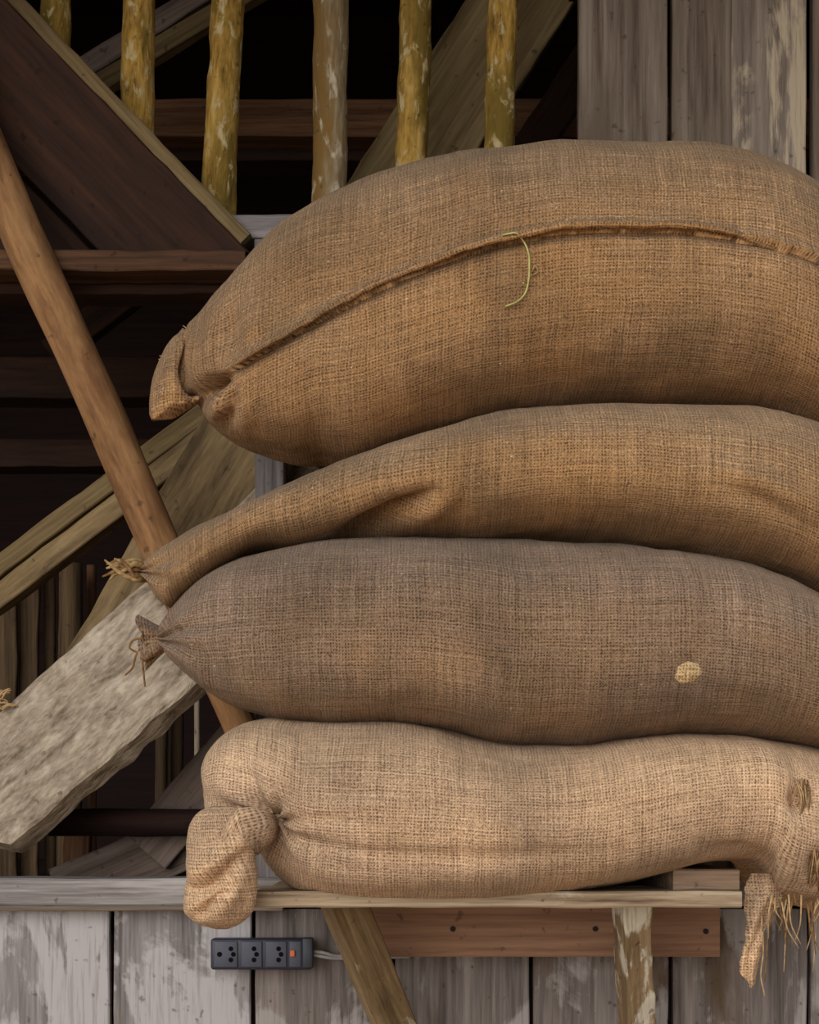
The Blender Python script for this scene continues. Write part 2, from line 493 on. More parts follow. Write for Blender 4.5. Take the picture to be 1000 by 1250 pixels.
EARTH = plain('packed_earth', srgb(192, 164, 132), 0.95, 0.1, 0.25, 6)
TIN = plain('rusty_roof_sheet', srgb(84, 62, 48), 0.7, 0.3, 0.3, 5)
NAIL = plain('rusty_iron', srgb(34, 26, 22), 0.8, 0.3, 0.2, 60)


# ------------------------------------------------------------------ setting
def slab(name, lo, hi, mat, kind='structure', parent=None):
    lo = Vector(lo); hi = Vector(hi)
    c = (lo + hi) / 2; h = (hi - lo) / 2
    v = [(sx * h.x, sy * h.y, sz * h.z) for sx in (-1, 1) for sy in (-1, 1) for sz in (-1, 1)]
    f = [(0, 1, 3, 2), (4, 6, 7, 5), (0, 4, 5, 1), (2, 3, 7, 6), (0, 2, 6, 4), (1, 5, 7, 3)]
    me = bpy.data.meshes.new(name); me.from_pydata(v, [], f)
    o = link(name, me, mat, Matrix.Translation(c), parent, flat=True)
    if kind: o['kind'] = kind
    return o


slab('floor', (-9, -10, -0.1), (9, 2.6, 0.0), EARTH)
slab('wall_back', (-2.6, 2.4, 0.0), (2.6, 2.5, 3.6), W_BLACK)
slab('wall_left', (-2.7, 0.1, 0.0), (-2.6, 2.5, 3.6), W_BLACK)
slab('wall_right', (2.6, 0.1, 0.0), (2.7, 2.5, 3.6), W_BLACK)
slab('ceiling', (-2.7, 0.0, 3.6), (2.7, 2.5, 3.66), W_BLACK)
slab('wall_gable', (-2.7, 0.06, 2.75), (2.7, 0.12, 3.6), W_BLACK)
eave = slab('ceiling_eave', (-3.2, -1.3, 2.98), (3.2, 0.06, 3.02), TIN)
eave.rotation_euler = (math.radians(14), 0, 0)

# lower wall of limewashed boards: battens carry the boards
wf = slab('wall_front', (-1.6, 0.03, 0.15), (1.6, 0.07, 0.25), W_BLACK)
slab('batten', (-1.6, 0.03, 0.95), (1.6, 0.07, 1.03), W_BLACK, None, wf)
zt = P(0, 1108, 0).z
edges = [-560, -390, -215, -40, 136, 309, 479, 649, 819, 988, 1160, 1330, 1500]
for i in range(len(edges) - 1):
    a, b_ = edges[i], edges[i + 1]
    cx = (a + b_) / 2
    A = P(cx, 1000, 0); A.z = 0.01
    Bp = P(cx, 1000, 0); Bp.z = zt - 0.002
    beam('plank', A + Vector((0, random.uniform(-0.004, 0.002), 0)), Bp + Vector((0, random.uniform(-0.002, 0.002), 0)),
         M_(b_ - a - 6, 0), 0.022, W_LIME if b_ < 330 else W_LIME_D, parent=wf, edge=0.0012, jit=0.0005, seg=30)

# upper wall of grey boards to the right, on a head batten
Yu = 0.035
wu = slab('wall_upper', (P(700, 0, Yu).x, Yu + 0.026, 2.5), (P(1500, 0, Yu).x, Yu + 0.07, 2.6), W_BLACK)
slab('batten', (P(700, 0, Yu).x, Yu + 0.026, 1.3), (P(1500, 0, Yu).x, Yu + 0.06, 1.38), W_BLACK, None, wu)
ups = [(707, 815, W_GREY, 0), (821, 895, W_GREY, 0.006), (894, 985, W_GREYP, 0), (993, 1100, W_GREY, 0), (1106, 1230, W_GREYP, 0), (1236, 1360, W_GREY, 0), (1366, 1500, W_GREY, 0)]
for (a, b_, mt, dy) in ups:
    cx = (a + b_) / 2
    A = P(cx, 1060, Yu + dy); Bp = P(cx, -120, Yu + dy)
    Bp.z = 2.75
    beam('plank', A, Bp, M_(b_ - a, Yu), 0.024, mt, parent=wu, edge=0.001, jit=0.0006, seg=40)

# sill beam on top of the lower wall
s = beam('trim_1', P(-560, 1089, -0.03), P(1500, 1089, -0.03), M_(33, -0.03), 0.10, W_SILL, jit=0.001, edge=0.001, ch=0.003, seg=60)
tag(s, kind='structure')
s = beam('trim_2', P(-560, 1109, -0.034), P(345, 1109, -0.034), M_(6, -0.03), 0.03, W_GREY, jit=0.0006, ch=0.001, seg=40)
tag(s, kind='structure')

# ------------------------------------------------------------------ post, rail, round poles
Z_SILL = P(0, 1073, -0.03).z
o = beam('post', Vector((P(329, 0, 0.0).x, 0.0, Z_SILL - 0.001)), P(329, 292, 0.0), M_(36, 0), 0.06, W_SILL, edge=0.001)
tag(o, 'grey weathered wooden post standing on the sill behind the sacks', 'post')
o = beam('rail', P(268, 276, 0.0), P(706, 276, 0.0), M_(28, 0), 0.05, W_SILL, edge=0.001)
tag(o, 'grey horizontal rail on the post, half hidden by the top sack', 'rail')

slats = [(66, 64, 40, W_SLAT, 'yellow bark-stripped pole mostly hidden by the pale edge of the dark sloping boards'),
         (172, 167, 43, W_SLAT, 'yellow bark-stripped pole crossing the thin grey diagonal brace'),
         (284, 269, 45, W_SLAT, 'yellow bark-stripped leaning pole ending at the pale board edge and grey rail'),
         (403, 401, 46, W_SLATG, 'half grey, half ochre pole standing between yellow poles'),
         (511, 500, 43, W_SLAT, 'mossy yellow pole before the left edge of the olive diagonal board'),
         (613, 609, 40, W_SLAT, 'ochre pole standing before the middle of the olive diagonal board')]
Ys = 0.085
for (xt, xb, w, mt, lab) in slats:
    r = M_(w, Ys) / 2
    z_low = P(0, 300, Ys).z
    sl = (xt - xb) / 230.0
    pb = P(xb - sl * 60, 306, Ys); pt = P(xt + sl * 130, -130, Ys); pt.z = 2.752
    mid = (pb + pt) / 2 + Vector((random.uniform(-0.004, 0.004), 0, 0))
    if xt < 300:
        pb = P(xb - sl * 60, 306 - max(0, (269 - xb)) * 0.4, Ys)
    ea = P(-60, -84, Ys); eb = P(302, 298, Ys)

    def clip(v, ea=ea, eb=eb):
        zl = ea.z + (eb.z - ea.z) * (v.x - ea.x) / (eb.x - ea.x)
        if v.x < eb.x and v.z < zl: v.z = zl
        return v
    o = tube('wooden_pole', [pb, mid, pt], [r * 1.02, r, r * 0.98], mt, ns=28, rough=0.10, scale=22, flat_=0.9, clip=clip)
    tag(o, lab, 'pole', 'upright poles above the rail')
# the pole foot beam behind the rail
o = beam('foot_beam', P(285, 318, 0.055), P(706, 318, 0.055), M_(26, 0.055), 0.06, W_DIM, edge=0.001)
tag(o, 'brown timber behind the grey rail carrying the feet of the upright poles', 'beam')

# ------------------------------------------------------------------ dark sloping boards upper left
A = P(-60, -82, -0.02); Bp = P(300, 292, -0.02)
st = empty('sloping_boards', P(302, 300, -0.02))
tag(st, 'dark red-brown sloping boards with a pale front edge running down to the grey rail', 'boards')
beam('edge_strip', A + Vector((0, -0.004, 0)), Bp + Vector((0, -0.004, 0)), M_(16, 0), 0.022, W_OLIVE, parent=st, edge=0.001)
d = (Bp - A).normalized()
nrm = Vector((-d.z, 0, d.x))        # in the picture plane, across the slope
if nrm.z > 0: nrm = -nrm
back = Vector((0, 0.05, 0)) + nrm * 0.150
bn = d.cross(back).normalized()
if bn.y > 0: bn = -bn
zcut = P(0, 304.5, -0.0275).z
b1 = A + nrm * 0.011 + back * 0.5; b2 = Bp + nrm * 0.011 + back * 0.5
beam('board', b1, b2 + d * 0.1, back.length, 0.018, W_DARK, face=bn, parent=st, edge=0.001, above=zcut, seg=80)
off = back * 1.04 + Vector((0, 0.022, 0))
beam('board', b1 + off - d * 0.2, b2 + off, back.length, 0.018, W_DARK, face=bn, parent=st, edge=0.001, above=zcut, seg=80)
off = back * 2.06 + Vector((0, 0.03, 0))
beam('board', b1 + off - d * 0.2, b2 + off, back.length, 0.018, W_DARK, face=bn, parent=st, edge=0.001, above=zcut, seg=80)
o = beam('cross_beam', P(-60, 317, -0.0275), P(299, 317, -0.0275), M_(25, -0.0275), 0.06, W_DARKB, edge=0.001)
tag(o, 'brown cross beam under the dark sloping boards', 'beam')
o = beam('cross_beam', P(-60, 344, 0.04), P(300, 344, 0.04), M_(29, 0.04), 0.06, W_DARK, edge=0.001)
tag(o, 'darker beam tucked right below the brown cross beam', 'beam')

# ------------------------------------------------------------------ background timbers
def bg(name, a, b_, Y, w, t, mt, label, cat='beam', face=(0, -1, 0), **k):
    o = beam(name, P(a[0], a[1], Y), P(b_[0], b_[1], Y if len(b_) < 3 else b_[2]), M_(w, Y), t, mt, face=face, edge=0.0015, **k)
    return tag(o, label, cat)


bg('tie_beam', (-220, 143), (1000, 143), 0.62, 46, 0.08, W_DIM, 'brown horizontal tie beam in the dark behind the upright poles')
bg('tie_beam', (-220, 181), (1000, 181), 0.68, 28, 0.08, W_DARK, 'narrow dark beam just below the brown tie beam')
bg('tie_beam', (-120, 460), (420, 460), 0.75, 50, 0.08, W_DARK, 'dark red-brown beam behind the leaning branch')
bg('tie_beam', (-120, 552), (420, 552), 0.95, 34, 0.08, W_DARK, 'lowest dark beam deep behind the leaning branch')
bg('strut', (60, 430), (230, 300), 0.8, 34, 0.04, W_DARK, 'dark diagonal strut deep behind the leaning branch', 'strut')
bg('strut', (-60, 182), (700, -293), 0.34, 26, 0.03, W_MAUVE, 'grey diagonal brace behind the yellow poles, upper strip', 'brace')
bg('strut', (-60, 208), (700, -251), 0.31, 22, 0.03, W_OLIVE, 'olive diagonal brace behind the yellow poles, lower strip', 'brace')
bg('strut', (420, 330), (690, -84), 0.20, 112, 0.03, W_OLIVE, 'wide olive-brown diagonal board behind the ochre poles', 'board')
bg('strut', (600, 250), (740, 40), 0.588, 44, 0.03, W_DARK, 'dark diagonal board in the gap beside the grey wall boards', 'board')

# ------------------------------------------------------------------ lower left timbers
o = bg('brace_timber', (-60, 733), (300, 463), 0.17, 24, 0.05, W_OLIVE, 'thin tan diagonal timber, upper of two, beneath the top sack tip', 'brace')
o = bg('brace_timber', (-60, 772), (300, 494), 0.152, 27, 0.05, W_TAN, 'tan diagonal timber directly below the thinner one', 'brace')
# rough-hewn slab: broad, heavy, its lower edge seen from below
slab_o = beam('hewn_slab', P(-72, 1015, 0.03), P(410, 593, 0.03), M_(158, 0.03), 0.05, W_SLAB, face=(-0.30, -1, 0.36), seg=60, jit=0.003, edge=0.002, ch=0.004, cut=(-0.75, 0))
tag(slab_o, 'broad rough-hewn grey slab leaning diagonally, foot on the sill', 'slab')
o = beam('hewn_board', P(118, 845, 0.115), P(334, 472, 0.115), M_(112, 0.115), 0.03, W_TAN, face=(0.1, -1, 0.1), seg=40, jit=0.002, edge=0.002)
tag(o, 'steep tan board behind the rough grey slab, below the top sack', 'board')
o = beam('hewn_board', P(170, 780, 0.09), P(420, 548, 0.09), M_(70, 0.09), 0.02, W_SLAB, face=(0.1, -1, 0.1), seg=40, jit=0.002, edge=0.002)
tag(o, 'narrow grey board wedged between the rough slab and the tan board', 'board')

# leaning peeled branch
pb = [P(-190, -240, -0.04), P(20, 270, -0.036), P(115, 480, -0.036), P(190, 655, -0.037), P(300, 905, -0.037), P(352, 1020, -0.037)]
pb[-1].z = Z_SILL + 0.010
o = tube('leaning_branch', [pb[0]] + pb[1:], [M_(24, 0), M_(25, 0), M_(26.5, 0), M_(25, 0), M_(26, 0), M_(22, 0), M_(16, 0)], W_POLE, ns=30, rough=0.045, scale=9, seg=140,
         knots=((0.71, 0.2, 0.016, 0.006), (0.52, 0.6, 0.012, 0.005), (0.86, -0.3, 0.015, 0.005), (0.44, -0.9, 0.014, 0.006), (0.62, 1.2, 0.013, 0.004)))
tag(o, 'peeled tan branch leaning across the dark opening, foot behind the sacks', 'branch')


def sticks(lst):
    for (x, y0, y1, w, Y, mt, lab, rnd) in lst:
        r = M_(w, Y) / 2
        a = P(x, y1, Y); b2 = P(x + random.uniform(-3, 3), y0, Y)
        if rnd:
            tag(tube('stick', [a, b2], [r, r, r * 0.95], mt, ns=12, rough=0.08, scale=14), lab, 'stick', 'dim sticks behind the slab')
        else:
            tag(beam('stick', a, b2, 2 * r, 0.02, mt, edge=0.002), lab, 'stick', 'dim sticks behind the slab')


# floor joist platform inside, on which the stored timber stands
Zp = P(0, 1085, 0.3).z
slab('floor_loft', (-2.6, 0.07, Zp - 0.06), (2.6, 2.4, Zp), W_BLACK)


def on_p(px, Y):
    return HZ - (Zp - ZC) * F / (D + Y)


sticks([(8, 690, on_p(8, .85), 26, .85, W_STICK, 'dry upright board end under the tan diagonal timber, beside a narrower one', False),
        (34, 690, on_p(34, .88), 22, .88, W_STICK, 'narrower dry upright board between two others under the tan timber', False),
        (62, 700, on_p(62, .94), 14, .94, W_STICK, 'thin upright stick between the dry boards and the thick rounded stick', True),
        (84, 688, on_p(84, 0.91), 30, 0.91, W_STICK, 'thick rounded upright stick under the tan diagonal timber', True),
        (112, 690, on_p(112, 1.0), 12, 1.0, W_DIM, 'thin brown stick between the thick rounded stick and the tan board', True),
        (196, 800, on_p(196, .72), 15, .72, W_STICK, 'yellow stick in the gap below the rough slab', True),
        (214, 810, on_p(214, .76), 18, .76, W_STICK, 'yellowish stick beside the pale thin one, below the slab', True),
        (241, 820, on_p(241, 0.91), 7, 0.91, W_SHELF, 'pale thin stick in the dark gap below the slab', True),
        (92, 1010, on_p(92, .30), 34, .30, W_DIM, 'short brown stub standing behind the sill', False)])
o = beam('fallen_board', P(178, 1040, 0.22), P(330, 858, 0.22), M_(64, 0.22), 0.025, W_MAUVE, face=(-0.1, -1, 0.1), edge=0.002)
tag(o, 'mauve-grey slanting board in the gap beside the lowest sack', 'board')
o = tube('dark_log', [P(60, 1004, 0.17), P(270, 1004, 0.17)], [M_(17, .17)] * 2, W_BLACK, ns=16, rough=0.05)
tag(o, 'dark horizontal log in the gap above the sill', 'log')
o = beam('fallen_board', P(70, 1092, 0.25), P(260, 1010, 0.25), M_(70, 0.25), 0.03, W_MAUVE, face=(0, -1, 0.3), edge=0.002)
tag(o, 'dim grey board lying slanted just above the sill', 'board')
# wisp of straw on the left above the slab
for i in range(14):
    x0 = random.uniform(-10, 6); y0 = random.uniform(846, 866)
    p0 = P(x0, y0, 0.055); p1 = P(x0 + random.uniform(8, 22), y0 - random.uniform(-6, 14), 0.06)
    if i == 0:
        stw = empty('straw_wisp', P(0, 862, 0.055)); tag(stw, 'wisp of dry straw caught above the rough slab', 'straw')
    tube('straw', [p0, (p0 + p1) / 2 + Vector((0, 0, 0.004)), p1], [0.0016, 0.0016, 0.0012], FIBRE, ns=6, seg=6, parent=stw)

# ------------------------------------------------------------------ shelf
YF = -0.36            # front edge of the shelf
ZS = P(0, 1088, YF).z  # its top
sh = empty('shelf', (P(600, 0, -0.2).x, -0.2, ZS - 0.02))
tag(sh, 'rough wooden wall shelf with two slanted braces carrying the sacks', 'shelf')
xl, xr = P(308, 0, YF).x, P(906, 0, YF).x
tS = M_(20, YF)
zc_ = ZS - tS / 2
beam('shelf_board', Vector((xl, YF, zc_)), Vector((xr, YF, zc_)), tS, 0.15, W_SHELF, parent=sh, edge=0.0008, jit=0.0008)
beam('shelf_board', Vector((xl + .01, YF + 0.157, zc_)), Vector((xr - .02, YF + 0.157, zc_)), tS, 0.155, W_SHELF, parent=sh, edge=0.0008, jit=0.0008)
# block under the sack's right end
xb0, xb1 = P(822, 0, YF + .015).x, P(903, 0, YF + .015).x
beam('packing_block', Vector((xb0, YF + .015, ZS + M_(13.5, YF))), Vector((xb1, YF + .015, ZS + M_(13.5, YF))), M_(25, YF), 0.26, W_BLOCK, parent=sh, edge=0.001)
# red-brown rail below
ya = -0.10
za = ZS - tS - 0.0005; zb = P(0, 1168, ya).z
ap = beam('apron_rail', Vector((P(438, 0, ya).x, ya, (za + zb) / 2)), Vector((P(879, 0, ya).x, ya, (za + zb) / 2 + 0.0)), za - zb, 0.094, W_APRON, parent=sh, edge=0.0, jit=0.0003)
for (x, y) in ((727, 1134), (862, 1137), (553, 1134)):
    p = P(x, y, ya - 0.0012)
    tube('nail_hole', [p + Vector((0, -0.0006, 0)), p + Vector((0, 0.004, 0))], [0.004, 0.004], NAIL, ns=10, seg=2, parent=ap)
# braces
p0 = Vector((P(384, 0, YF + .03).x, YF + 0.03, ZS - tS + 0.03)); p1 = P(492, 1330, -0.035)
beam('brace', p0, p1, M_(34, -0.3), 0.052, W_BRACE2, face=(-0.95, -1, 0.2), parent=sh, below=ZS - tS - 0.0005, edge=0.001, taper=(1.0, 1.1))
p0 = Vector((P(777, 0, YF + .03).x, YF + 0.03, ZS - tS + 0.03)); p1 = P(789, 1330, -0.035)
beam('brace', p0, p1, M_(35, -0.3), 0.045, W_BRACE, face=(0.12, -1, 0.1), parent=sh, below=ZS - tS - 0.0005, edge=0.001, taper=(1.0, 1.1))

# ------------------------------------------------------------------ socket strip
yp = -0.035
ps = empty('power_strip', P(318, 1183, 0.0))
tag(ps, 'black three-socket power strip with an orange switch screwed to the boards', 'power strip')


def rb(name, x0, y0, x1, y1, ya_, yb_, mt, r=0.002, parent=None):
    a = P(x0, y1, ya_); b2 = P(x1, y0, ya_)
    return rbox(name, (a.x, ya_, a.z), (b2.x, yb_, b2.z), r, mt, parent)


rb('body', 257, 1146, 381, 1184, yp, -0.0055, PLAST, 0.004, ps)
rb('end_cap', 369, 1145, 382, 1182, yp - 0.005, yp + 0.012, PLAST, 0.002, ps)
for k, (x0, x1) in enumerate(((261, 290), (294, 320), (324, 350))):
    sk = rb('socket', x0, 1149, x1, 1181, yp - 0.003, yp + 0.006, PLAST2, 0.0015, ps)
    cx = x0 + (x1 - x0) * (0.72 if k == 0 else 0.62)
    for (dx, dy) in ((0, -8), (0, 0), (0, 8)):
        c = P(cx + (0 if dy else 3), 1165 + dy * 0.85, yp - 0.0036)
        tube('pin_hole', [c, c + Vector((0, 0.003, 0))], [M_(3.0, yp)] * 2, HOLE, ns=10, seg=2, parent=sk)
    if k == 0:
        c = P(268, 1165, yp - 0.0036)
        tube('screw_hole', [c, c + Vector((0, 0.003, 0))], [M_(3.2, yp)] * 2, HOLE, ns=10, seg=2, parent=sk)
sw = rb('switch_plate', 353, 1149, 368, 1181, yp - 0.002, yp + 0.006, PLAST2, 0.0015, ps)
rb('switch', 354, 1160, 360, 1168, yp - 0.006, yp - 0.001, SWITCH, 0.0012, sw)
for k in range(2):
    tube('cable', [P(381, 1161 + 4 * k, -0.026), P(395, 1163 + 5 * k, -0.024), P(412, 1167 + 3 * k, -0.014), P(436, 1166 + 3 * k, -0.0085), P(500, 1165 + 3 * k, -0.0085)],
         [0.0026] * 2, CABLE, ns=8, seg=20, parent=ps)


# ------------------------------------------------------------------ sacks
def make_sack(name, top, bot, depth, Yc, mat, parent, contact=None, n_up=2.25, n_lo=2.6, disp=None, step=0.0034, seed=0.0,
              lump=0.006, lump_scale=7.0, shelf=None, bend=None, voff=0.0, npow=None):
    """top/bot: outline points (picture x, y); depth: half depth (m) over x; contact(x) -> z of what it rests on"""
    ft = pchip(*zip(*top)); fb = pchip(*zip(*bot)); fd = pchip(*zip(*depth))
    x0 = max(top[0][0], bot[0][0]); x1 = min(top[-1][0], bot[-1][0])
    kC = (D + Yc) / F
    nu = int((x1 - x0) * kC / step)
    t = np.linspace(0, 1, nu)
    tt = 0.75 * t + 0.25 * (0.5 - 0.5 * np.cos(np.pi * t))
    px = x0 + (x1 - x0) * tt
    X = (px - 500) * kC
    yt = ft(px); yb = fb(px); b = fd(px)
    zt_ = ZC + (HZ - yt) * kC; zb_ = ZC + (HZ - yb) * kC
    nv = int(1.25 / step / 2) * 2
    # 0 = front, pi/2 = top; vertices evenly spaced along the girth
    def even(t0, t1, n_):
        q_ = np.linspace(t0, t1, 40001)
        yy_ = 0.22 * np.sign(np.cos(q_)) * np.abs(np.cos(q_)) ** (2 / n_); zz_ = 0.15 * np.sign(np.sin(q_)) * np.abs(np.sin(q_)) ** (2 / n_)
        L_ = np.concatenate([[0], np.cumsum(np.hypot(np.diff(yy_), np.diff(zz_)))])
        return np.interp(np.linspace(0, L_[-1], nv // 2 + 1), L_, q_)
    th = np.concatenate([even(-np.pi, 0, n_lo), even(0, np.pi, n_up)[1:]])
    c, s = np.cos(th), np.sin(th)

    def section(zt2, zb2):
        a = (zt2 - zb2) / 2; zc = (zt2 + zb2) / 2
        nn = np.where(s > 0, n_up, n_lo)[None, :]
        yy = Yc - b[:, None] * np.sign(c) * np.abs(c) ** (2 / nn)
        zz = zc[:, None] + a[:, None] * np.sign(s) * np.abs(s) ** (2 / nn)
        return yy, zz
    cb = None
    if contact is not None:
        cb = contact(X)
    for _ in range(14):
        yy, zz = section(zt_, zb_)
        _, py = proj(X[:, None] + 0 * yy, yy, zz)
        zt_ = zt_ + (py.min(1) - yt) * kC * 0.8
        zb_ = zb_ + (py.max(1) - yb) * kC * 0.8
        if cb is not None:
            wgt, cz = cb
            zb_ = zb_ * (1 - wgt) + cz * wgt
        bad = zt_ < zb_ + 0.004
        mid = (zt_ + zb_) / 2
        zt_ = np.where(bad, mid + 0.002, zt_); zb_ = np.where(bad, mid - 0.002, zb_)
    yy, zz = section(zt_, zb_)
    XX = np.repeat(X[:, None], nv + 1, 1)
    if bend is not None:
        XX, yy, zz = bend(XX, yy, zz)
    # parametrisation of the cloth in metres
    ds = np.hypot(np.diff(yy, axis=1), np.diff(zz, axis=1))
    arc = np.concatenate([np.zeros((nu, 1)), np.cumsum(ds, 1)], 1)
    per = arc[:, -1]
    ref = np.percentile(per, 80)
    i0 = nv // 2
    V = arc - arc[:, i0:i0 + 1]
    per_s = np.maximum(per, 0.55 * ref)
    V = V * (per_s / per)[:, None]
    U = XX.copy()
    # displacement along the normals
    PX, PY = proj(XX, yy, zz)
    front = np.clip(np.cos(th), 0, 1)[None, :] + 0 * XX
    P3 = np.stack([XX, yy, zz], -1)
    du = np.gradient(P3, axis=0); dv = np.gradient(P3, axis=1)
    N = np.cross(dv, du); N /= np.maximum(np.linalg.norm(N, axis=-1, keepdims=True), 1e-9)
    outward = np.sum(N * (P3 - np.stack([XX, 0 * XX + Yc, np.repeat(((zt_ + zb_) / 2)[:, None], nv + 1, 1)], -1)), -1)
    if np.nanmean(outward) < 0: N = -N
    endw = np.minimum(1, np.minimum(tt, 1 - tt) * 12)[:, None]
    q = lump_scale
    d = lump * endw * (vnoise(XX * q + seed, yy * q, zz * q * 1.3) + 0.5 * vnoise(XX * q * 2.3 + seed, yy * q * 2.3, zz * q * 2.6)
                       + 0.18 * vnoise(XX * q * 7 + seed, yy * q * 7, zz * q * 7))
    if disp is not None:
        d = d + disp(PX, PY, front, XX, yy, zz, th[None, :] + 0 * XX)
    tw = np.clip(np.abs(np.abs(th) - 0) / np.pi, 0, 1)
    d[:, -1] = d[:, 0]
    P3 = P3 + N * d[..., None]
    if shelf is not None:
        P3 = shelf(P3)
    o = grid_mesh(name, P3, U + voff, V + voff * 0.77, mat, parent)
    ok = ~np.isnan(zt_)
    info = dict(X=X, zt=P3[:, :, 2].max(1), P3=P3, PX=PX, PY=PY, N=N)
    return o, info


def grid_mesh(name, P3, U, V, mat, parent, close=True, org=None):
    nu, nv1 = P3.shape[:2]
    nv = nv1 - 1
    cols = nv if close else nv1
    org = np.array(org if org is not None else P3.reshape(-1, 3).mean(0))
    verts = (P3[:, :cols] - org).reshape(-1, 3)
    ii, jj = np.meshgrid(np.arange(nu - 1), np.arange(nv), indexing='ij')
    j2 = (jj + 1) % cols if close else jj + 1
    quads = np.stack([ii * cols + jj, (ii + 1) * cols + jj, (ii + 1) * cols + j2, ii * cols + j2], -1).reshape(-1, 4)
    uv = np.stack([np.stack([U[ii, jj], V[ii, jj]], -1), np.stack([U[ii + 1, jj], V[ii + 1, jj]], -1),
                   np.stack([U[ii + 1, jj + 1], V[ii + 1, jj + 1]], -1), np.stack([U[ii, jj + 1], V[ii, jj + 1]], -1)], -2).reshape(-1, 2)
    nq = len(quads)
    faces = quads
    nf = nq
    loops = faces.reshape(-1)
    starts = np.arange(nf) * 4
    extra_uv = uv
    if close:
        caps = [np.arange(cols), (nu - 1) * cols + np.arange(cols)[::-1]]
        loops = np.concatenate([loops] + caps)
        starts = np.concatenate([starts, [nf * 4, nf * 4 + cols]])
        extra_uv = np.concatenate([uv, np.zeros((2 * cols, 2))])
        nf += 2
    me = bpy.data.meshes.new(name)
    me.vertices.add(len(verts)); me.vertices.foreach_set('co', verts.astype(np.float32).ravel())
    me.loops.add(len(loops)); me.loops.foreach_set('vertex_index', loops.astype(np.int32))
    me.polygons.add(nf); me.polygons.foreach_set('loop_start', starts.astype(np.int32))
    uvl = me.uv_layers.new(name='UVMap')
    uvl.data.foreach_set('uv', extra_uv.astype(np.float32).ravel())
    me.validate(); me.update(calc_edges=True)
    return link(name, me, mat, Matrix.Translation(Vector(org)), parent)


def contact_from(info, xa, xb, eps=0.004):
    X, Zt = info['X'], info['zt']

    def f(x):
        z = np.interp(x, X, Zt) - eps
        return smooth(xa - 0.03, xa + 0.05, x), z
    return f


def surf_point(info, px, py, lift=0.0):
    """front surface point seen at (px, py)"""
    P3 = info['P3']; nv = P3.shape[1]
    sub = P3[:, nv // 4: 3 * nv // 4 + 1]
    PX, PY = proj(sub[..., 0], sub[..., 1], sub[..., 2])
    k = np.argmin((PX - px) ** 2 + (PY - py) ** 2)
    return Vector(sub.reshape(-1, 3)[k]) + Vector((0, -lift, 0))


YC = -0.225
KX = (D + YC) / F

# ---- lowest sack -----------------------------------------------------------
top4 = [(248, 950), (252, 930), (262, 912), (285, 892), (310, 882), (345, 877), (400, 879), (480, 884), (560, 896), (620, 907), (690, 911), (760, 903), (830, 895), (880, 895), (930, 902),
        (970, 910), (1010, 922), (1060, 948), (1085, 980), (1095, 1010)]
bot4 = [(248, 970), (252, 985), (262, 1000), (285, 1016), (310, 1036), (345, 1074), (385, 1101), (450, 1104), (560, 1101), (660, 1094), (740, 1083), (800, 1069), (850, 1056), (900, 1053), (915, 1062),
        (930, 1092), (960, 1106), (1010, 1114), (1060, 1108), (1085, 1080), (1095, 1040)]
dep4 = [(248, 0.02), (254, 0.06), (270, 0.105), (310, 0.15), (370, 0.19), (450, 0.215), (600, 0.225), (800, 0.22), (960, 0.2), (1050, 0.14), (1085, 0.07), (1095, 0.02)]
K4 = (312, 1012)


def disp4(PX, PY, fr, X, Y, Z, th):
    dx, dy = PX - K4[0], PY - K4[1]
    r = np.hypot(dx, dy) + 1e-6
    ang = np.arctan2(dy, dx)
    d = 0.008 * np.exp(-(r / 85) ** 1.3) * np.cos(ang * 9 + 1.2 * np.sin(ang * 2)) * fr
    d -= 0.035 * np.exp(-(r / 34) ** 2) * fr
    # long folds running from the tie
    for pts, a, w in (([(330, 1022), (450, 1040), (600, 1046), (760, 1035)], -0.006, 9), ([(335, 1000), (400, 985), (470, 982)], 0.008, 9),
                      ([(345, 1062), (450, 1072), (600, 1068), (740, 1058)], 0.005, 12), ([(560, 900), (575, 925), (570, 950)], -0.006, 14),
                      ([(545, 902), (590, 908), (640, 912)], -0.012, 10), ([(318, 1000), (305, 960), (296, 930)], -0.006, 8),
                      ([(860, 1032), (905, 1035), (945, 1048)], -0.010, 9), ([(905, 1055), (930, 1085), (938, 1100)], -0.012, 8), ([(952, 1010), (958, 1060), (950, 1100)], 0.012, 12)):
        dist, f, sd = poly_dist(PX, PY, pts)
        d += a * np.exp(-(dist / w) ** 2) * np.sin(np.pi * np.clip(f, 0.06, 0.94)) ** 0.6 * fr
    # torn holes at the right
    for (hx, hy, hr) in ((978, 975, 12), (1000, 1062, 14)):
        d -= 0.026 * np.exp(-(((PX - hx) ** 2 + ((PY - hy) / 1.5) ** 2) / hr ** 2)) * fr
    return d


def shelf4(P3):
    x, y, z = P3[..., 0], P3[..., 1], P3[..., 2]
    on = (y > YF + 0.004) & (x > xl - 0.01) & (x < xr)
    hmin = ZS + 0.0008 + np.where((x > xb0 - 0.002) & (x < xb1 + 0.002) & (y > YF + 0.012), M_(26.3, YF) , 0.0)
    z2 = np.where(on, np.maximum(z, hmin), z)
    # cloth sags a little over the front edge
    return np.stack([x, y, z2], -1)


sk4 = empty('jute_sack', (P(600, 0, YC).x, YC, ZS))
tag(sk4, 'pale tan jute sack lying on the shelf, lowest, with a tied dangling end', 'sack', 'stacked jute sacks')
o4, i4 = make_sack('sack_body', top4, bot4, dep4, YC, B4, sk4, disp=disp4, seed=3.1, shelf=shelf4, lump=0.005, n_lo=2.5, n_up=2.4)

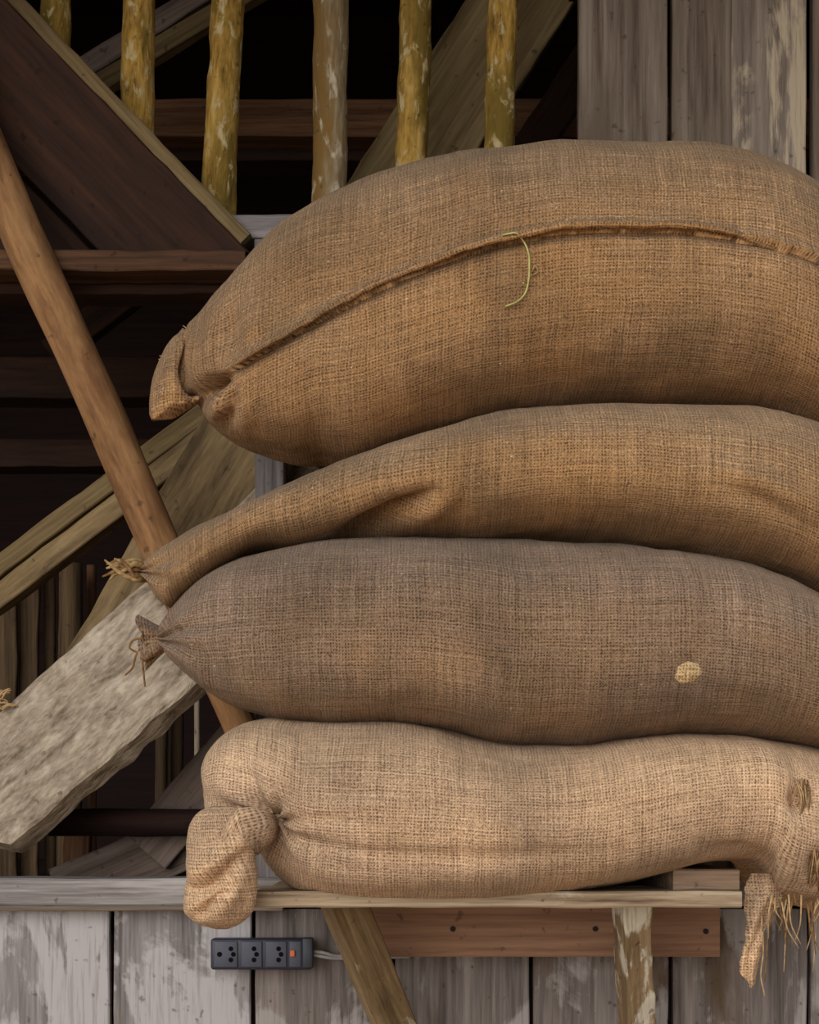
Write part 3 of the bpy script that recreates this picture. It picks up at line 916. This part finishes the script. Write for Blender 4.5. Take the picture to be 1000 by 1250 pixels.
# ---- third sack (grey-brown) ----------------------------------------------
top3 = [(196, 766), (204, 752), (220, 732), (255, 702), (300, 680), (360, 665), (430, 657), (520, 655), (620, 657), (720, 662), (800, 669), (870, 681), (940, 704), (1000, 735), (1060, 785), (1090, 830)]
bot3 = [(196, 790), (204, 802), (220, 818), (255, 846), (300, 866), (360, 878), (430, 880), (520, 889), (600, 903), (690, 911), (780, 903), (850, 896), (920, 903), (1000, 913), (1060, 905), (1090, 870)]
dep3 = [(196, 0.012), (206, 0.03), (230, 0.075), (280, 0.13), (350, 0.175), (450, 0.205), (600, 0.225), (850, 0.23), (1000, 0.2), (1060, 0.13), (1090, 0.03)]


def disp3(PX, PY, fr, X, Y, Z, th):
    K = (190, 780)
    dx, dy = PX - K[0], PY - K[1]
    r = np.hypot(dx, dy) + 1e-6
    ang = np.arctan2(dy, dx)
    d = 0.0045 * np.exp(-(r / 75) ** 2) * np.cos(ang * 10) * (0.3 + 0.7 * fr)
    for pts, a, w in (([(262, 790), (258, 820), (268, 845)], -0.006, 8), ([(236, 760), (232, 785), (236, 810)], 0.004, 8), ([(205, 760), (216, 770), (225, 775)], -0.004, 5),
                      ([(860, 840), (930, 862), (1000, 880)], -0.004, 14), ([(840, 760), (850, 800), (845, 830)], -0.003, 8), ([(500, 690), (506, 760), (500, 830)], 0.003, 16),
                      ([(880, 700), (940, 760), (1000, 790)], 0.005, 26)):
        dist, f, sd = poly_dist(PX, PY, pts)
        d += a * np.exp(-(dist / w) ** 2) * np.sin(np.pi * np.clip(f, 0.06, 0.94)) ** 0.6 * fr
    return d


sk3 = empty('jute_sack', (P(600, 0, YC).x, YC, float(np.interp(0.1, i4['X'], i4['zt']))))
tag(sk3, 'grey-brown jute sack with a small straw-coloured patch, second from the shelf', 'sack', 'stacked jute sacks')
YC3 = YC
o3, i3 = make_sack('sack_body', top3, bot3, dep3, YC3, B3, sk3, contact=contact_from(i4, (345 - 500) * KX, 0.9), disp=disp3, seed=11.7, lump=0.0045, voff=1.9, n_lo=2.9, n_up=2.3)

# ---- second sack (golden) --------------------------------------------------
top2 = [(174, 688), (180, 680), (200, 668), (240, 645), (300, 617), (360, 590), (420, 562), (480, 540), (540, 521), (600, 506), (660, 496), (740, 491), (830, 490), (890, 493), (950, 510), (1000, 533), (1060, 580), (1090, 640)]
bot2 = [(174, 704), (180, 714), (194, 734), (208, 742), (225, 732), (260, 708), (320, 682), (380, 664), (430, 656), (520, 655), (620, 657), (720, 662), (800, 669), (870, 681), (940, 704), (1000, 735), (1060, 740), (1090, 690)]
dep2 = [(174, 0.012), (182, 0.03), (205, 0.055), (260, 0.09), (340, 0.12), (430, 0.15), (540, 0.20), (640, 0.225), (850, 0.235), (1000, 0.21), (1060, 0.13), (1090, 0.03)]


def disp2(PX, PY, fr, X, Y, Z, th):
    K = (170, 697)
    r = np.hypot(PX - K[0], PY - K[1]) + 1e-6
    ang = np.arctan2(PY - K[1], PX - K[0])
    d = 0.004 * np.exp(-(r / 55) ** 2) * np.cos(ang * 9) * (0.3 + 0.7 * fr)
    # pinched fold where the empty neck meets the full body
    dist, f, sd = poly_dist(PX, PY, [(425, 662), (455, 640), (490, 620), (520, 606), (545, 590)])
    d -= 0.052 * np.exp(-(dist / 15) ** 2) * np.clip(1.1 - f ** 1.5 * 1.2, 0, 1) * fr
    dist, f, sd = poly_dist(PX, PY, [(300, 640), (400, 606), (480, 585), (545, 575)])
    d += 0.020 * np.exp(-(dist / 28) ** 2) * np.sin(np.pi * np.clip(f, 0.08, 0.92)) * fr
    for pts, a, w in (([(562, 560), (566, 600), (562, 640)], -0.006, 8), ([(500, 640), (530, 622), (545, 612)], 0.012, 14),
                      ([(880, 590), (930, 610), (985, 640)], -0.010, 12), ([(880, 575), (935, 592), (990, 622)], 0.006, 16), ([(190, 715), (215, 725), (235, 722)], -0.005, 6)):
        dist, f, sd = poly_dist(PX, PY, pts)
        d += a * np.exp(-(dist / w) ** 2) * np.sin(np.pi * np.clip(f, 0.06, 0.94)) ** 0.6 * fr
    return d


sk2 = empty('jute_sack', (P(650, 0, YC).x, YC, float(np.interp(0.1, i3['X'], i3['zt']))))
tag(sk2, 'golden-brown jute sack with a long limp neck, between the top and the grey-brown sack', 'sack', 'stacked jute sacks')
o2, i2 = make_sack('sack_body', top2, bot2, dep2, YC, B2, sk2, contact=contact_from(i3, (330 - 500) * KX, 0.9), disp=disp2, seed=23.3, lump=0.005, voff=3.7, n_lo=3.1, n_up=2.3)

# ---- top sack --------------------------------------------------------------
top1 = [(183, 486), (186, 466), (196, 440), (212, 412), (226, 402), (245, 383), (270, 352), (300, 314), (350, 268), (430, 224), (520, 195), (600, 178), (700, 168), (800, 169), (870, 180), (930, 201), (1000, 245),
        (1060, 300), (1095, 370), (1105, 410)]
bot1 = [(183, 508), (186, 514), (200, 512), (222, 502), (238, 494), (250, 514), (275, 537), (310, 555), (370, 568), (430, 562), (500, 535), (560, 512), (640, 497), (740, 491), (830, 490), (890, 493), (950, 505), (1000, 520),
        (1060, 510), (1095, 470), (1105, 440)]
dep1 = [(183, 0.006), (190, 0.016), (215, 0.03), (240, 0.055), (270, 0.10), (320, 0.15), (400, 0.19), (520, 0.225), (700, 0.245), (900, 0.24), (1000, 0.2), (1060, 0.13), (1105, 0.03)]
SEAM = [(222, 500), (240, 490), (250, 470), (268, 458), (290, 449), (315, 434), (350, 412), (400, 384), (460, 353), (520, 326), (580, 306), (640, 291), (700, 282), (760, 278), (820, 279), (880, 287), (940, 300), (1000, 320), (1050, 345)]


def disp1(PX, PY, fr, X, Y, Z, th):
    dist, f, sd = poly_dist(PX, PY, SEAM)
    sg = np.where(sd < 0, 1.0, -1.0)          # +1 above the seam
    # decide the sign so that 'above' is where PY is smaller
    sx = pchip([p[0] for p in SEAM[2:]], [p[1] for p in SEAM[2:]])(PX)
    above = PY < sx
    ramp_ = smooth(250, 300, PX)
    wv = 1 + 0.35 * vnoise(PX / 7.0, PY / 30.0, 3.3)
    lip = 0.0075 * wv * np.exp(-(dist / 9.0) ** 2) * above - 0.0075 * np.exp(-(dist / 6.0) ** 2) * (~above)
    d = lip * fr ** 0.3 * (fr > 0) * ramp_ + 0.004 * above * (fr > 0) * np.exp(-(dist / 40) ** 2) * ramp_
    # lip over the sunken pocket below the ear
    for pts, a, w in (([(244, 492), (256, 472), (272, 464)], -0.050, 9), ([(266, 482), (272, 496), (262, 510)], 0.016, 9), ([(286, 474), (285, 496), (279, 518)], -0.014, 7),
                      ([(300, 480), (302, 505), (300, 530)], 0.007, 12), ([(226, 404), (221, 440), (226, 474), (232, 486)], -0.010, 6), ([(235, 400), (234, 440), (240, 470)], 0.007, 9),
                      ([(286, 372), (284, 405), (292, 440)], -0.008, 11), ([(310, 370), (312, 400), (308, 425)], 0.005, 14), ([(206, 430), (200, 470), (206, 500)], 0.006, 10),
                      ([(262, 395), (258, 425), (262, 448)], 0.004, 9)):
        dist, f, s2 = poly_dist(PX, PY, pts)
        d += a * np.exp(-(dist / w) ** 2) * np.sin(np.pi * np.clip(f, 0.06, 0.94)) ** 0.6 * fr ** 0.5
    return d


sk1 = empty('jute_sack', (P(650, 0, YC).x, YC, float(np.interp(0.1, i2['X'], i2['zt']))))
tag(sk1, 'big brown jute sack with a long stitched side seam on top of the pile', 'sack', 'stacked jute sacks')
o1, i1 = make_sack('sack_body', top1, bot1, dep1, YC, B1, sk1, contact=contact_from(i2, (415 - 500) * KX, 0.9), disp=disp1, seed=41.9, lump=0.005, n_lo=3.3, n_up=2.15, voff=5.3, step=0.003)

# folded-over hem of the ear
oc = [(224, 401), (206, 424), (191, 458), (184, 486), (187, 512), (207, 511), (240, 492)]
ic = [(230, 404), (221, 434), (217, 452), (220, 468), (226, 480), (233, 484), (246, 484)]
tv = np.linspace(0, 1, 60); ku = np.linspace(0, 1, len(oc))
Oc = np.array(oc, float); Ic = np.array(ic, float)
OX, OY, IX, IY = [pchip(ku, A_[:, q_])(tv) for A_ in (Oc, Ic) for q_ in (0, 1)]
wv_ = np.linspace(0, 1, 22)
hx = OX[:, None] * (1 - wv_) + IX[:, None] * wv_; hy = OY[:, None] * (1 - wv_) + IY[:, None] * wv_
hY = YC - 0.010 - 0.040 * np.sin(wv_ * np.pi * 0.62)[None, :] * (0.5 + 0.5 * np.sin(np.pi * np.clip(tv, 0.1, 0.9)))[:, None] - 0.003 * vnoise(hx / 9, hy / 12)
hk = (D + hY) / F
H3 = np.stack([(hx - 500) * hk, hY, ZC + (HZ - hy) * hk], -1)
eh = grid_mesh('folded_hem', H3, H3[..., 0] * 1.0, H3[..., 2] * 1.0, B1, sk1, close=False)
md = eh.modifiers.new('thickness', 'SOLIDIFY'); md.thickness = 0.003; md.offset = 0
# seam roll of the top sack: a thin twisted hem lying on the cloth
sp = [surf_point(i1, x, y - 3, 0.002) for (x, y) in SEAM[4:-1]]
tube('seam_hem', sp, [0.0034, 0.004, 0.0036, 0.0042, 0.0037, 0.0036], B1, ns=10, rough=0.35, scale=110, seg=420, parent=sk1)
# green thread on the top sack
tp = [surf_point(i1, x, y, 0.009 if y < 310 else 0.005) for (x, y) in ((614, 289), (626, 288), (638, 298), (646, 318), (646, 335), (642, 355), (632, 370), (617, 374))]
tube('loose_thread', tp, [0.0011] * 2, GREEN, ns=6, seg=40, parent=sk1)
tp = [surf_point(i1, x, y, 0.003) for (x, y) in ((648, 334), (653, 326), (655, 334), (650, 337))]
tube('loose_thread', tp, [0.0009] * 2, CORD, ns=6, seg=12, parent=sk1)

# patch on the grey-brown sack
pc = surf_point(i3, 840, 822)
nr, na = 10, 40
rr_, aa_ = np.meshgrid(np.linspace(0, 1, nr), np.linspace(0, 2 * np.pi, na + 1), indexing='ij')
rim = 1 + 0.05 * np.sin(aa_ * 3 + 1) + 0.04 * np.sin(aa_ * 7)
pxs = 840 + 16 * rr_ * np.cos(aa_) * rim; pys = 821 + 13 * rr_ * np.sin(aa_) * rim - 3 * rr_ * np.cos(aa_)
smp = [(x, y, surf_point(i3, x, y).y) for x in range(815, 870, 6) for y in range(798, 848, 6)]
Aq = np.array([[1, (x - 840) / 20, (y - 821) / 20, ((x - 840) / 20) ** 2, ((y - 821) / 20) ** 2, (x - 840) * (y - 821) / 400] for x, y, _ in smp])
cq = np.linalg.lstsq(Aq, np.array([q[2] for q in smp]), rcond=None)[0]
ux, uy = (pxs - 840) / 20, (pys - 821) / 20
yy_ = cq[0] + cq[1] * ux + cq[2] * uy + cq[3] * ux ** 2 + cq[4] * uy ** 2 + cq[5] * ux * uy - 0.0032 * (1 - rr_ ** 6) - 0.0004
kk_ = (D + yy_) / F
PP = np.stack([(pxs - 500) * kk_, yy_, ZC + (HZ - pys) * kk_], -1)
o = grid_mesh('cloth_patch', PP, PP[..., 0].copy(), PP[..., 2].copy(), PATCH, sk3, close=False)
o['label'] = 'small straw-coloured patch'


# ---- tied end of the lowest sack -------------------------------------------
def bag_end():
    yb = -0.40
    k = (D + yb) / F
    tops = [(222, 1035), (226, 1012), (236, 996), (252, 988), (270, 986), (288, 988), (300, 996), (309, 1012), (314, 1035)]
    # sections stacked vertically: (row, left, right, half depth)
    rows = [(984, 262, 292, .010), (989, 246, 302, .022), (998, 236, 311, .034), (1012, 230, 315, .042), (1030, 228, 314, .046), (1055, 226, 312, .048), (1075, 225, 312, .048), (1095, 224, 311, .046),
            (1110, 225, 308, .042), (1122, 234, 300, .034), (1130, 250, 290, .022), (1134, 262, 280, .008)]
    R = np.array(rows, float)
    n = 90; m = 150
    yv = np.linspace(rows[0][0], rows[-1][0], n)
    L_, R_, Dp = [pchip(R[:, 0], R[:, i])(yv) for i in (1, 2, 3)]
    th = np.linspace(-np.pi, np.pi, m + 1)
    cx = (L_ + R_) / 2; hw = (R_ - L_) / 2
    X = ((cx[:, None] + hw[:, None] * np.sin(th)) - 500) * k
    Y = yb - Dp[:, None] * np.cos(th)
    Z = ZC + (HZ - yv[:, None] + 0 * X) * k
    PX = 500 + X / k; PY = yv[:, None] + 0 * X
    fr = np.clip(np.cos(th), 0, 1)[None, :] ** 0.6 + 0 * X
    d = 0.004 * vnoise(X * 22, Y * 22, Z * 22) + 0.0015 * vnoise(X * 60, Y * 60, Z * 60)
    for pts, a, w in (([(300, 1042), (282, 1062), (262, 1080), (240, 1085)], -0.016, 8), ([(294, 1030), (270, 1052), (244, 1062), (228, 1060)], 0.010, 14),
                      ([(288, 1078), (268, 1096), (250, 1112), (238, 1118)], -0.012, 6), ([(300, 1070), (285, 1095), (272, 1118)], 0.007, 11), ([(248, 1000), (268, 1006), (290, 1004)], -0.006, 7),
                      ([(296, 1000), (280, 1018), (262, 1030)], -0.006, 6), ([(235, 1095), (240, 1112), (250, 1122)], 0.006, 8), ([(290, 1010), (300, 1030), (306, 1040)], 0.010, 9)):
        dist, f, s2 = poly_dist(PX, PY, pts)
        d = d + a * np.exp(-(dist / w) ** 2) * np.sin(np.pi * np.clip(f, 0.08, 0.92)) ** 0.5 * fr
    sx, cy = np.sin(th)[None, :], -np.cos(th)[None, :]
    X = X + d * sx; Y = Y + d * cy
    d[:, -1] = d[:, 0]; X[:, -1] = X[:, 0]; Y[:, -1] = Y[:, 0]
    P3 = np.stack([X, Y, Z], -1)
    V = np.repeat(th[None, :], n, 0) * 0.048
    return grid_mesh('gathered_end', P3, Z.copy() , V + Z * 0.4, B4, sk4)


bag_end()
# neck from the sack to the bundle and the tie round it
tube('neck', [surf_point(i4, 330, 1012, -0.02), P(318, 1012, -0.385), P(300, 1012, -0.415), P(284, 1018, -0.41)], [0.022, 0.019, 0.02, 0.026, 0.03], B4, ns=28, rough=0.16, scale=22, parent=sk4)
ring = []
for a in np.linspace(0, 2 * np.pi, 25):
    ring.append(P(309 + 5 * math.sin(a), 1014 + 23 * math.sin(a), -0.402 - 0.0255 * math.cos(a)))
tube('tie', ring, [0.006, 0.0075, 0.006, 0.007, 0.006], B3, ns=10, rough=0.3, scale=60, seg=70, parent=sk4)

# ---- torn right end of the lowest sack -------------------------------------
def strip():
    # torn tongue of cloth hanging from the right end
    ctr = [(932, 1066, 14, -0.325), (933, 1085, 24, -0.335), (931, 1102, 23, -0.342), (926, 1122, 15, -0.345), (921, 1145, 11, -0.345), (917, 1165, 12, -0.343), (915, 1185, 11, -0.34), (917, 1196, 6, -0.34), (918, 1206, 1.5, -0.34)]
    Cc = np.array(ctr, float)
    n, m = 60, 16
    yv = np.linspace(1066, 1206, n)
    cx, w, Yv = [pchip(Cc[:, 1], Cc[:, i])(yv) for i in (0, 2, 3)]
    s = np.linspace(-1, 1, m + 1)
    px = cx[:, None] + w[:, None] * s + 1.5 * vnoise(yv / 5, 3.0)[:, None] * np.abs(s)
    Y = Yv[:, None] + 0.010 * (s ** 2) + 0.004 * np.sin(s * 4 + yv[:, None] / 18)
    k = (D + Y) / F
    X = (px - 500) * k; Z = ZC + (HZ - yv[:, None]) * k
    f3 = np.stack([X, Y, Z], -1)
    b3 = f3 + np.array([0, 0.0015, 0])
    P3 = np.concatenate([f3, b3[:, ::-1], f3[:, :1]], 1)
    return grid_mesh('torn_strip', P3, P3[..., 0].copy(), P3[..., 2].copy(), B4, sk4)


strip()
for i in range(34):
    x0 = random.uniform(938, 1030); y0 = 1100 + random.uniform(-4, 10)
    ln = random.uniform(12, 60) if random.random() < 0.75 else random.uniform(60, 90)
    dx = random.uniform(-14, 22)
    Yf = -0.38 + random.uniform(-0.03, 0.03)
    tube('frayed_fibre', [P(x0, y0 - 6, Yf), P(x0 + dx * 0.35 + random.uniform(-4, 4), y0 + ln * 0.5, Yf), P(x0 + dx, y0 + ln, Yf + 0.005)], [0.0013, 0.0010, 0.0006],
         FIBRE if i % 2 else CORD_D, ns=5, seg=8, parent=sk4)
tube('frayed_fibre', [P(930, 1118, -0.347), P(932, 1160, -0.35), P(929, 1190, -0.345), P(934, 1216, -0.345)], [0.0013, 0.001], FIBRE, ns=5, seg=14, parent=sk4)
# fibres across the two torn holes
for (hx, hy, hw, hh, n) in ((978, 972, 9, 24, 11), (1000, 1062, 12, 30, 16)):
    for i in range(n):
        xx = hx + random.uniform(-hw, hw); y0 = hy - hh * random.uniform(0.6, 1); y1 = hy + hh * random.uniform(0.5, 1)
        a = surf_point(i4, xx, y0, 0.001); b2 = surf_point(i4, xx + random.uniform(-11, 11), y1, 0.001)
        tube('frayed_fibre', [a, (a + b2) / 2 + Vector((random.uniform(-.003, .003), -0.007, 0)), b2], [0.0009, 0.0010, 0.0006], FIBRE if i % 3 else CORD_D, ns=5, seg=8, parent=sk4)

# ---- tied tip of the grey-brown sack ---------------------------------------
def ruffle(parent, mat, c, Y, rad0, rad1, ln, dirx, dirz, folds, amp, seed, thick=0.0012, na_=64, nl=16):
    th = np.linspace(0, 2 * np.pi, na_ + 1); s = np.linspace(0, 1, nl)
    o = P(c[0], c[1], Y)
    ax = np.array([dirx, -0.15, dirz]); ax /= np.linalg.norm(ax)
    e1 = np.cross(ax, [0, 1, 0]); e1 /= np.linalg.norm(e1); e2 = np.cross(ax, e1)
    SS, TH = np.meshgrid(s, th, indexing='ij')
    R_ = rad0 + (rad1 - rad0) * SS ** 0.8
    R_ = R_ * (1 + amp * SS * np.cos(folds * TH + seed)) + 0.002 * SS * vnoise(TH * 2.1 + seed, SS * 3)
    Lg = ln * SS * (1 + 0.35 * vnoise(np.cos(TH) * 2 + seed, np.sin(TH) * 2))
    P3 = np.array(tuple(o)) + Lg[..., None] * ax + (R_ * np.cos(TH))[..., None] * e1 + (R_ * np.sin(TH) * 0.7)[..., None] * e2
    P3[:, -1] = P3[:, 0]
    me = grid_mesh('ruffled_mouth', P3, Lg + 0, TH * 0.02, mat, parent, close=False)
    md = me.modifiers.new('thickness', 'SOLIDIFY'); md.thickness = thick
    return me


ruffle(sk3, B3, (201, 780), YC3, 0.013, 0.030, 0.030, -1, -0.15, 5, 0.30, 2.0)
ring = [P(201 + 3 * math.cos(a) * 0.7, 779 + 13 * math.sin(a), YC3 - 0.013 * math.cos(a)) for a in np.linspace(0, 2 * np.pi, 21)]
tube('tie', ring, [0.003] * 2, CORD_D, ns=8, rough=0.3, scale=60, seg=40, parent=sk3)
for pts in ([(180, 785), (166, 800), (162, 815), (153, 824)], [(178, 788), (174, 805), (176, 828), (177, 838)], [(175, 778), (162, 782), (158, 790), (168, 797)]):
    tube('loose_thread', [P(x, y, YC3 - 0.02 + 0.002 * i) for i, (x, y) in enumerate(pts)], [0.0016, 0.0013], CORD_D, ns=6, seg=16, parent=sk3)

# ---- stringy tip of the golden sack ----------------------------------------
for i in range(13):
    y0 = 690 + random.uniform(-7, 14)
    x1 = random.uniform(124, 150); y1 = 688 + random.uniform(-6, 22)
    Yt = YC - 0.01 + random.uniform(-0.02, 0.02)
    tube('twisted_strand', [P(181, y0 + 4, YC + random.uniform(-.01, .01)), P(165, y0 + random.uniform(-5, 5), Yt), P((165 + x1) / 2, (y0 + y1) / 2 + random.uniform(-7, 7), Yt - 0.004), P(x1, y1, Yt)],
         [0.0035, 0.004, 0.003, 0.0014], CORD if i % 3 else CORD_D, ns=7, seg=18, rough=0.25, scale=90, parent=sk2)
ring = [P(175 + 3 * math.cos(a), 697 + 11 * math.sin(a), YC - 0.014 * math.cos(a)) for a in np.linspace(0, 2 * np.pi, 21)]
tube('tie', ring, [0.0035] * 2, CORD_D, ns=8, rough=0.3, scale=60, seg=40, parent=sk2)
# frayed edge of the top sack's ear
for i in range(10):
    f = i / 9
    x0, y0 = 196 + 32 * f, 440 - 38 * f
    tube('loose_thread', [P(x0 + 4, y0 + 6, YC - 0.012), P(x0 + 1, y0, YC - 0.016), P(x0 + random.uniform(-5, 2), y0 - random.uniform(0, 5), YC - 0.014)], [0.0012, 0.0009, 0.0005], CORD, ns=5, seg=8, parent=sk1)
